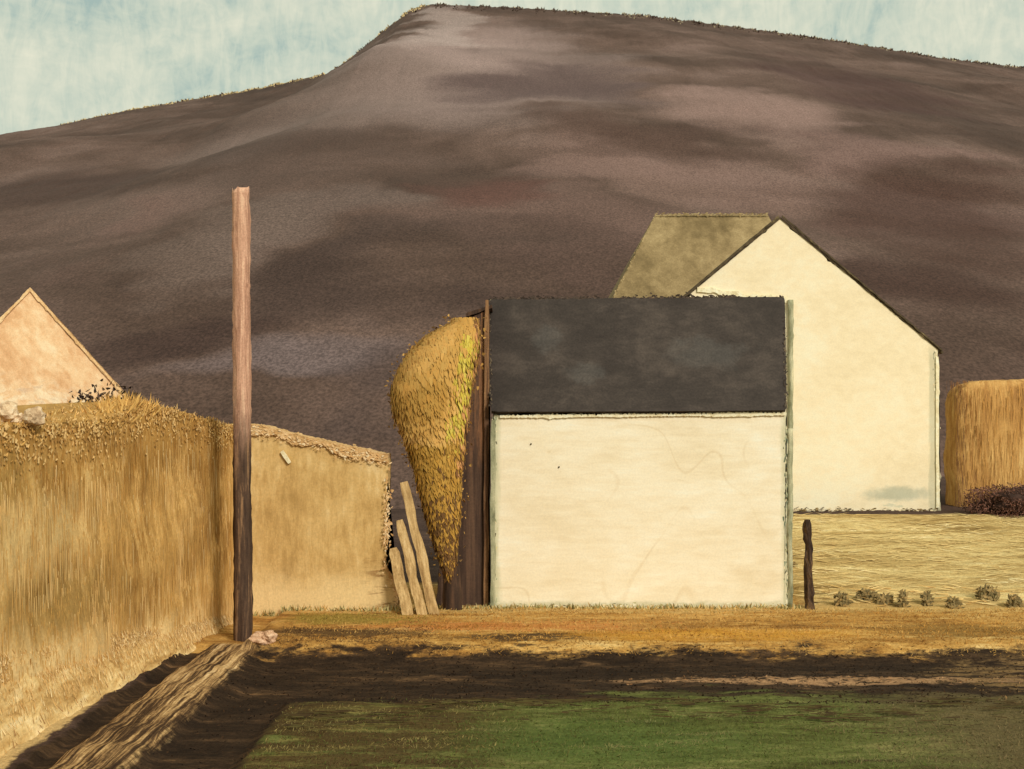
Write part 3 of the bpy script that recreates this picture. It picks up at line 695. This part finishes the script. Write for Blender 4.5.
crown = from_bm('crown', bm, paint('crown_core', [(0, (120, 88, 34)), (.5, (164, 126, 58)), (1, (190, 152, 82))], (3, 3, 2), (10, 10, 6), 24, .2), tree, True)
for i in range(26000):
    py = random.uniform(318, 580); l, r = pl(L_, py), pl(R_, py)
    if random.random() > (r - l) / 84: continue
    th = random.uniform(math.pi, 2 * math.pi) if random.random() < .8 else random.uniform(0, math.pi)
    k = .86 + .12 * random.random() + .05 * nz(math.cos(th) * 3, py * .05, 3)
    px = (l + r) / 2 + math.cos(th) * k * (r - l) / 2
    q = at(px, py, ty); hw_ = (r - l) / 2 / F * ty
    pos = Vector((q.x, ty + math.sin(th) * k * hw_ * .7, q.z))
    n_ = nz(pos.x * 1.3, pos.z * .8, 4)
    c = (214, 168, 96) if n_ > .05 else (184, 140, 70) if n_ < -.28 else (202, 156, 84)
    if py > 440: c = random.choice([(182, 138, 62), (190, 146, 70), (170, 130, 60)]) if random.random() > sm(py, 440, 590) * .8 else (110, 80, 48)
    edge = r - px
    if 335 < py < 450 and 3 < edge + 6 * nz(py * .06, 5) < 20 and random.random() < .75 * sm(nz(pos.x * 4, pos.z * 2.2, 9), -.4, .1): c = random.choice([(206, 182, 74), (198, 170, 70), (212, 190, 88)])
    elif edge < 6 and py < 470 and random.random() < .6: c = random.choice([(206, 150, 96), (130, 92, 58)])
    nrm = Vector((math.cos(th), math.sin(th) * 1.2, .15)).normalized()
    d = Vector((random.gauss(.12, .22) - .2 * math.cos(th), 0, -1)); d = (d - nrm * d.dot(nrm)).normalized()
    s = random.uniform(.05, .16)
    sd = (nrm + Vector((random.gauss(0, .05), random.gauss(0, .05), random.gauss(0, .05)))).cross(d).normalized()
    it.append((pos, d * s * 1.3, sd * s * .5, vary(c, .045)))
for i in range(520):                       # loose leaves round the outline
    py = random.uniform(316, 580); l, r = pl(L_, py), pl(R_, py); px = random.choice((l, l, r)) + random.gauss(0, 3.5)
    q = at(px, py, ty); d = rdir(); s = random.uniform(.03, .09)
    it.append((Vector((q.x, ty + random.gauss(0, .1), q.z)), d * s, d.cross(rdir()).normalized() * s * .6, vary(random.choice([(196, 152, 84), (160, 120, 62), (120, 90, 54)]), .1)))
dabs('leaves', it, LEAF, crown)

# shade between tree and barn, built as a tall dark solid
barn_shade = thing('shed', 'tall narrow dark brown timber shed between the ochre tree and the barn', 'shed', (-.9, 23, 0))
shy = 23.0
out = pxpoly([(434, 616), (440, 565), (452, 520), (456, 440), (464, 345), (470, 318), (486, 310), (489, 312), (489, 616)], shy)
bm = bmesh.new(); slab(bm, ragged(out[::-1], .06, .025, 8.), xz(shy), 1.1)
def barn_shade_extra(m, col):
    st = m.mul(m.step(m.noise((9, 9, .5), 5, .7, .2), .47, .6), m.step(m.x, -1.0, -.65), m.step(m.jit(m.z, m.noise((8, 8, .8), 4), 1.), 2.6, 3.4))
    return m.mix(col, alb((150, 104, 70)), m.mul(st, .85))
from_bm('wall_boards', bm, paint('brown_boards', [(0, (54, 40, 32)), (.5, (78, 58, 46)), (1, (104, 78, 60))], (5, 4, .3), (20, 16, 1.), 26, .15, .5, .02, extra=barn_shade_extra), barn_shade)
bm = bmesh.new()
q0, q1 = at(466, 317, shy), at(492, 308, shy)
slab(bm, ragged([(q0.x, q0.z), (q1.x, q1.z), (q1.x, q1.z + .07), (q0.x, q0.z + .07)], .06, .02, 2.), xz(shy - .06), 1.25); from_bm('roof', bm, DARKWOOD, barn_shade)  # sloping cap on the solid that stands for shade
bm = bmesh.new(); plank(bm, at(486, 608, shy - .05), at(487, 300, shy - .05), .1, .06); from_bm('corner_post', bm, paint('tan_post', [(0, (60, 42, 32)), (.5, (112, 80, 56)), (1, (176, 132, 88))], (8, 8, .6), (28, 28, 2), 30, .15), barn_shade)

# shade at the barn's right corner, built as a dark upright
gp = thing('gate_post', 'short dark decayed timber post at the right foot of the barn', 'post', (6.15, 22.7, 0))
CORNERSHADE = paint('worn_post', [(0, (44, 32, 26)), (.5, (72, 54, 40)), (.75, (104, 78, 52)), (1, (190, 154, 100))], (6, 6, 1.2), (18, 18, 5), 30, .2, .6, .03)
bm = bmesh.new(); tube(bm, [(6.16 - .03 * z + .03 * nz(z * 2, 4), 22.72, z) for z in [-.1 + i * .102 for i in range(20)]], [.12, .11] + [.085] * 16 + [.075, .05], 12, .45); from_bm('shaft', bm, CORNERSHADE, gp)
# haystack
hk = thing('haystack', 'squared orange ochre haystack standing right of the gabled house', 'haystack', (15.9, 34.5, 1.2))
hp0, hp1 = at(956, 505, 33.6), at(956, 380, 33.6)
bm = bmesh.new(); bmesh.ops.create_cube(bm, size=2); bmesh.ops.subdivide_edges(bm, edges=bm.edges, cuts=22, use_grid_fill=True)
for v in bm.verts:
    q = v.co.copy(); r = Vector((q.x, q.y, q.z)); e = (abs(r.x) ** 6 + abs(r.y) ** 6 + abs(max(r.z, -.6)) ** 6) ** (1 / 6)
    q = r / max(e, .001) if e > 1 else r
    q *= 1 + .03 * mn.noise(q * 2) + .025 * mn.noise(q * 8)
    v.co = Vector((lerp(hp0.x, hp0.x + 4.8, q.x * .5 + .5), 34.15 + q.y * .55, lerp(1.0, hp1.z, q.z * .5 + .5)))
HAY = paint('orange_hay', [(0, (140, 98, 54)), (.35, (182, 134, 74)), (.7, (208, 162, 96)), (1, (238, 200, 132))], (1.3, 1.3, .4), (9, 9, .9), 20, .12, .6, .05)
from_bm('stack', bm, HAY, hk, True)
it = []
for i in range(2200):
    x = random.uniform(hp0.x - .03, hp0.x + 4.8); z = random.uniform(1.2, hp1.z - .1); y = 33.58 + random.uniform(-.03, .06)
    if random.random() < .2: z = hp1.z - random.random() ** 2 * .2; y = random.uniform(33.6, 34.6)
    q = nz(x * 1.1, z * .5, 2); c = (156, 110, 58) if q < -.15 else (230, 186, 114) if q > .22 else (204, 154, 86)
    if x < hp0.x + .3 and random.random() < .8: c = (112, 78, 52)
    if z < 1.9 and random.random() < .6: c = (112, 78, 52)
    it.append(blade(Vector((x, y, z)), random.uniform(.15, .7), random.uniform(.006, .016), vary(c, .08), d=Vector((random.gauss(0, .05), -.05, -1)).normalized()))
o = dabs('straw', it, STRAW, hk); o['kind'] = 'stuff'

# weed tufts along the foot of the pale slope
labs = ['olive weed tuft nearest the dark gate post', 'olive weed tuft second from the dark gate post', 'weed tuft touching a taller one, third from the gate post', 'tallest narrow weed tuft, fourth from the gate post',
        'thin weed tuft standing alone under the right half of the gable', 'small weed tuft lowest on the slope below the house corner', 'broad weed tuft below the left end of the haystack', 'weed tuft farthest from the gate post along the slope foot']
for (a, b, w, h, n_), lab in zip([(842, 594, 10, 22, 50), (866, 592, 13, 16, 70), (884, 592, 11, 14, 70), (902, 606, 6, 26, 36), (927, 602, 6, 20, 34), (954, 608, 8, 16, 44), (987, 594, 13, 20, 80), (1015, 584, 9, 18, 70)], labs):
    d = 23.2
    for _ in range(30): # walk along the sight line to where it meets the slope
        d = 4 * F / (b - HZ) if gz(at(a, b, d).x, d) <= 0 else (EYE - gz(at(a, b, d).x, d)) * F / (b - HZ)
    c = at(a, b, d); it = []
    for i in range(n_ * 7):
        p = Vector((c.x + max(-1.2, min(1.2, random.gauss(0, .6))) * w / F * d * .55, d + random.gauss(0, .05), gz(c.x, d) - .02))
        p.z += random.random() ** 1.6 * h / F * d * .6; al = rdir()
        al.y *= .3; q = random.uniform(.05, .13)
        it.append((p, al * q, Vector((al.z, .1, -al.x)) * q * .5, vary(random.choice([(126, 110, 72), (140, 120, 80), (112, 98, 66), (164, 138, 90)]), .1)))
    tag(dabs('weed_tuft', it, LEAF), lab, 'weed', 'weed tufts on the slope')

# ------------------------------------------------------------------ ground cover
it = []
for i in range(2200):          # flattened stubble swaths on the pale slope
    x = random.uniform(6.3, 16); y = 23 + 7.6 * random.random()
    q = nz(x * .3, y * 1.6, 4); k = random.random()
    c = (232, 208, 152) if q > .22 else (192, 162, 104) if q < -.25 else (214, 186, 126)
    if y < 24.3: c = random.choice([(234, 204, 142), (226, 190, 124), (214, 172, 104)])
    if x < 6.8: c = random.choice([(150, 120, 72), (226, 200, 142), (96, 76, 48), (186, 150, 90)])
    d = Vector((random.choice((-1, 1)), random.gauss(0, .25), .12 + random.gauss(0, .08))).normalized()
    it.append((Vector((x, y, gz(x, y) + .01)), d * random.uniform(.1, .5), Vector((0, .93, .37)) * random.uniform(.015, .04), vary(c, .04)))
tag(dabs('stubble', it, STRAW), 'flattened pale stubble lying in swaths on the slope below the gabled house', kind='stuff')
it = []
for i in range(46000):
    x = random.uniform(-3.1, 8.5); y = random.uniform(11.4, 16.4)
    q = nz(x * .5, y * 1.6, 2)
    lim = 15.4 + 1.1 * q - abs(random.gauss(0, .35)) + .4 * (random.random() < .2)
    if y > lim or x < -3.0 + .14 * nz(y * 3, 1) - abs(random.gauss(0, .05)): continue
    br = sm(x + 1.5 * q, 3.6, 5.6); bl = 1 - sm(x + 1.2 * q, -1.5, .3); q2 = nz(x * .6, y * 3.2, 8)
    if random.random() < br: c = random.choice([(132, 114, 78), (148, 128, 88), (114, 98, 64), (122, 112, 70)])
    elif random.random() < bl * .85: c = random.choice([(168, 150, 92), (146, 128, 74)]) if q2 > .08 else random.choice([(98, 74, 46), (110, 86, 52), (110, 102, 56)])
    else: c = random.choice([(112, 122, 60), (120, 128, 66), (100, 118, 52), (98, 98, 50), (130, 126, 72)]) if q2 < .25 else (150, 142, 90)
    it.append(blade(Vector((x, y, gz(x, y) - .01)), random.uniform(.025, .075), random.uniform(.004, .011), vary(tuple(v * .86 for v in c), .1), .9, .6))
tag(dabs('grass', it, STRAW), 'short green and yellowing grass of the foreground field', kind='stuff')
it = []
for i in range(30000):
    x = random.uniform(-4.2, 12.5); y = random.uniform(18.5, 23.0)
    if x > 6 and y > 22.7: continue
    if y > 22.75 and x > -.5: continue
    q = nz(x * .45, y * 2.2, 5); r = random.random()
    c = (206, 162, 92) if q > .15 else (150, 106, 48) if q < -.2 else (188, 140, 70)
    if r < .04: c = (104, 78, 46)
    elif r < .2 and -1.5 < x < 3.2 and 19.6 < y < 21: c = (206, 138, 74)
    elif y > 21.6 and r < .6: c = random.choice([(216, 184, 122), (200, 168, 104), (182, 156, 92)])
    elif x < -1.6 and 20.4 < y < 21.6: c = random.choice([(156, 134, 62), (136, 118, 52), (176, 146, 78)])
    elif y < 20.1 and x < -1.4 and r < .8: c = (92, 68, 44)
    it.append(blade(Vector((x, y, gz(x, y) - .01)), random.uniform(.025, .09), random.uniform(.006, .014), vary(c, .12), .9, .6))
for i in range(1500):          # fringe at the foot of barn and tan wall
    x = random.uniform(-5.2, 6.0); y = (22.72 if x > -1.6 else 21.93) - random.uniform(0, .12)
    c = random.choice([(196, 184, 130), (150, 140, 84), (222, 202, 144), (118, 106, 60), (206, 164, 96)])
    it.append(blade(Vector((x, y, gz(x, y) - .02)), random.uniform(.04, .17), random.uniform(.012, .03), vary(c, .16), .5))
tag(dabs('grass', it, STRAW), 'short ochre straw and stubble along the verge before the barn', kind='stuff')
it = []
for i in range(1300):          # dark clods dragged over the edge of the grass
    x = random.uniform(-2.9, 7.5); y = 15.3 + 1.1 * nz(x * .5, 24.6, 2) - abs(random.gauss(0, .45))
    if nz(x * 1.3, y * 4, 3) < -.05: continue
    d = Vector((random.choice((-1, 1)), random.gauss(0, .2), .04)).normalized()
    it.append((Vector((x, y, gz(x, y) + .04)), d * random.uniform(.08, .35), Vector((0, .8, .6)) * random.uniform(.008, .022), vary(random.choice([(62, 48, 30), (72, 58, 34), (80, 72, 40)]), .1)))
for i in range(9000):          # clods and rubble of the ditch
    x = random.uniform(-4.4, 11); y = random.uniform(15.2, 18.7)
    if x < -3 and random.random() < .6: y = random.uniform(11.5, 18.6); x = random.uniform(-4.4, -3.15)
    pk = x > 1.8 and abs(y - 17.2 + .3 * nz(x, 2)) < .25
    c = random.choice([(176, 136, 96), (150, 112, 76)]) if pk and random.random() < .55 else random.choice([(48, 36, 26), (60, 45, 31), (74, 54, 36), (38, 29, 22)])
    if x > 7 and random.random() < .35: c = (128, 100, 64)
    it.append(blade(Vector((x, y, gz(x, y) - .01)), random.uniform(.02, .06), random.uniform(.01, .03), vary(c, .2), 1., .5))
tag(dabs('dirt', it, STRAW), 'loose dark clods and pinkish crumbs along the ditch', kind='stuff')

# ------------------------------------------------------------------ light, sky, camera
sd = Vector((-.48, .70, -.55)).normalized()              # the light travels this way: from behind the camera, right
el = math.asin(-sd.z); az_ = math.atan2(-sd.x, -sd.y)
L = bpy.data.lights.new('sun', 'SUN'); L.energy = 1.5; L.angle = math.radians(14); L.color = (1, .94, .84)
so_ = bpy.data.objects.new('sun', L); C.objects.link(so_); so_.rotation_euler = sd.to_track_quat('-Z', 'Y').to_euler(); so_.location = (20, -30, 40)
w = bpy.data.worlds.new('World'); S.world = w; w.use_nodes = True
t = w.node_tree; bg = t.nodes['Background']; bg.inputs['Strength'].default_value = .1
sky = t.nodes.new('ShaderNodeTexSky'); sky.sky_type = 'NISHITA'; sky.sun_disc = False; sky.sun_elevation = el; sky.sun_rotation = az_
tc = t.nodes.new('ShaderNodeTexCoord')
def wn(scale, detail, dist, rot=(0, 0, 0)):
    mp = t.nodes.new('ShaderNodeMapping'); mp.inputs['Scale'].default_value = scale; mp.inputs['Rotation'].default_value = rot
    t.links.new(tc.outputs['Generated'], mp.inputs[0])
    n = t.nodes.new('ShaderNodeTexNoise'); n.inputs['Scale'].default_value = 1; n.inputs['Detail'].default_value = detail; n.inputs['Roughness'].default_value = .65; n.inputs['Distortion'].default_value = dist
    t.links.new(mp.outputs[0], n.inputs['Vector']); return n.outputs['Fac']
def wm(op, a, b):
    n = t.nodes.new('ShaderNodeMath'); n.operation = op
    for i, v in enumerate((a, b)):
        if hasattr(v, 'node'): t.links.new(v, n.inputs[i])
        else: n.inputs[i].default_value = v
    return n.outputs[0]
f = wm('ADD', wm('MULTIPLY', wn((5, 5, 9), 5, .8), .55), wm('ADD', wm('MULTIPLY', wn((60, 60, 9), 4, 1.2, (0, .12, 0)), .3), wm('MULTIPLY', wn((45, 45, 60), 5, 1.5), .15)))
rp = t.nodes.new('ShaderNodeValToRGB'); e = rp.color_ramp.elements
while len(e) < 4: e.new(.5)
K = 5.0
for q, (p, c) in zip(e, [(.36, (164, 186, 178)), (.45, (196, 207, 190)), (.54, (215, 219, 198)), (.66, (234, 232, 208))]):
    q.position = p; q.color = tuple(v for v in lin(c)) + (1,)
t.links.new(f, rp.inputs[0])
sc_ = t.nodes.new('ShaderNodeVectorMath'); sc_.operation = 'SCALE'; sc_.inputs['Scale'].default_value = K; t.links.new(rp.outputs[0], sc_.inputs[0])
mx = t.nodes.new('ShaderNodeMix'); mx.data_type = 'RGBA'; mx.inputs['Factor'].default_value = .98
t.links.new(sky.outputs[0], mx.inputs['A']); t.links.new(sc_.outputs[0], mx.inputs['B']); t.links.new(mx.outputs['Result'], bg.inputs['Color'])

cam = bpy.data.cameras.new('camera'); co_ = bpy.data.objects.new('camera', cam); C.objects.link(co_)
co_.location = (0, 0, EYE); co_.rotation_euler = (math.pi / 2, 0, 0)
cam.sensor_width = 36; cam.lens = 36 * F / W; cam.shift_y = (HZ - H / 2) / W; cam.clip_start = .1; cam.clip_end = 3000
S.camera = co_
v = S.view_settings; v.view_transform = 'Standard'; v.look = 'None'; v.gamma = 1; v.use_curve_mapping = False; v.exposure = 1.0
S.render.resolution_x, S.render.resolution_y = W, H
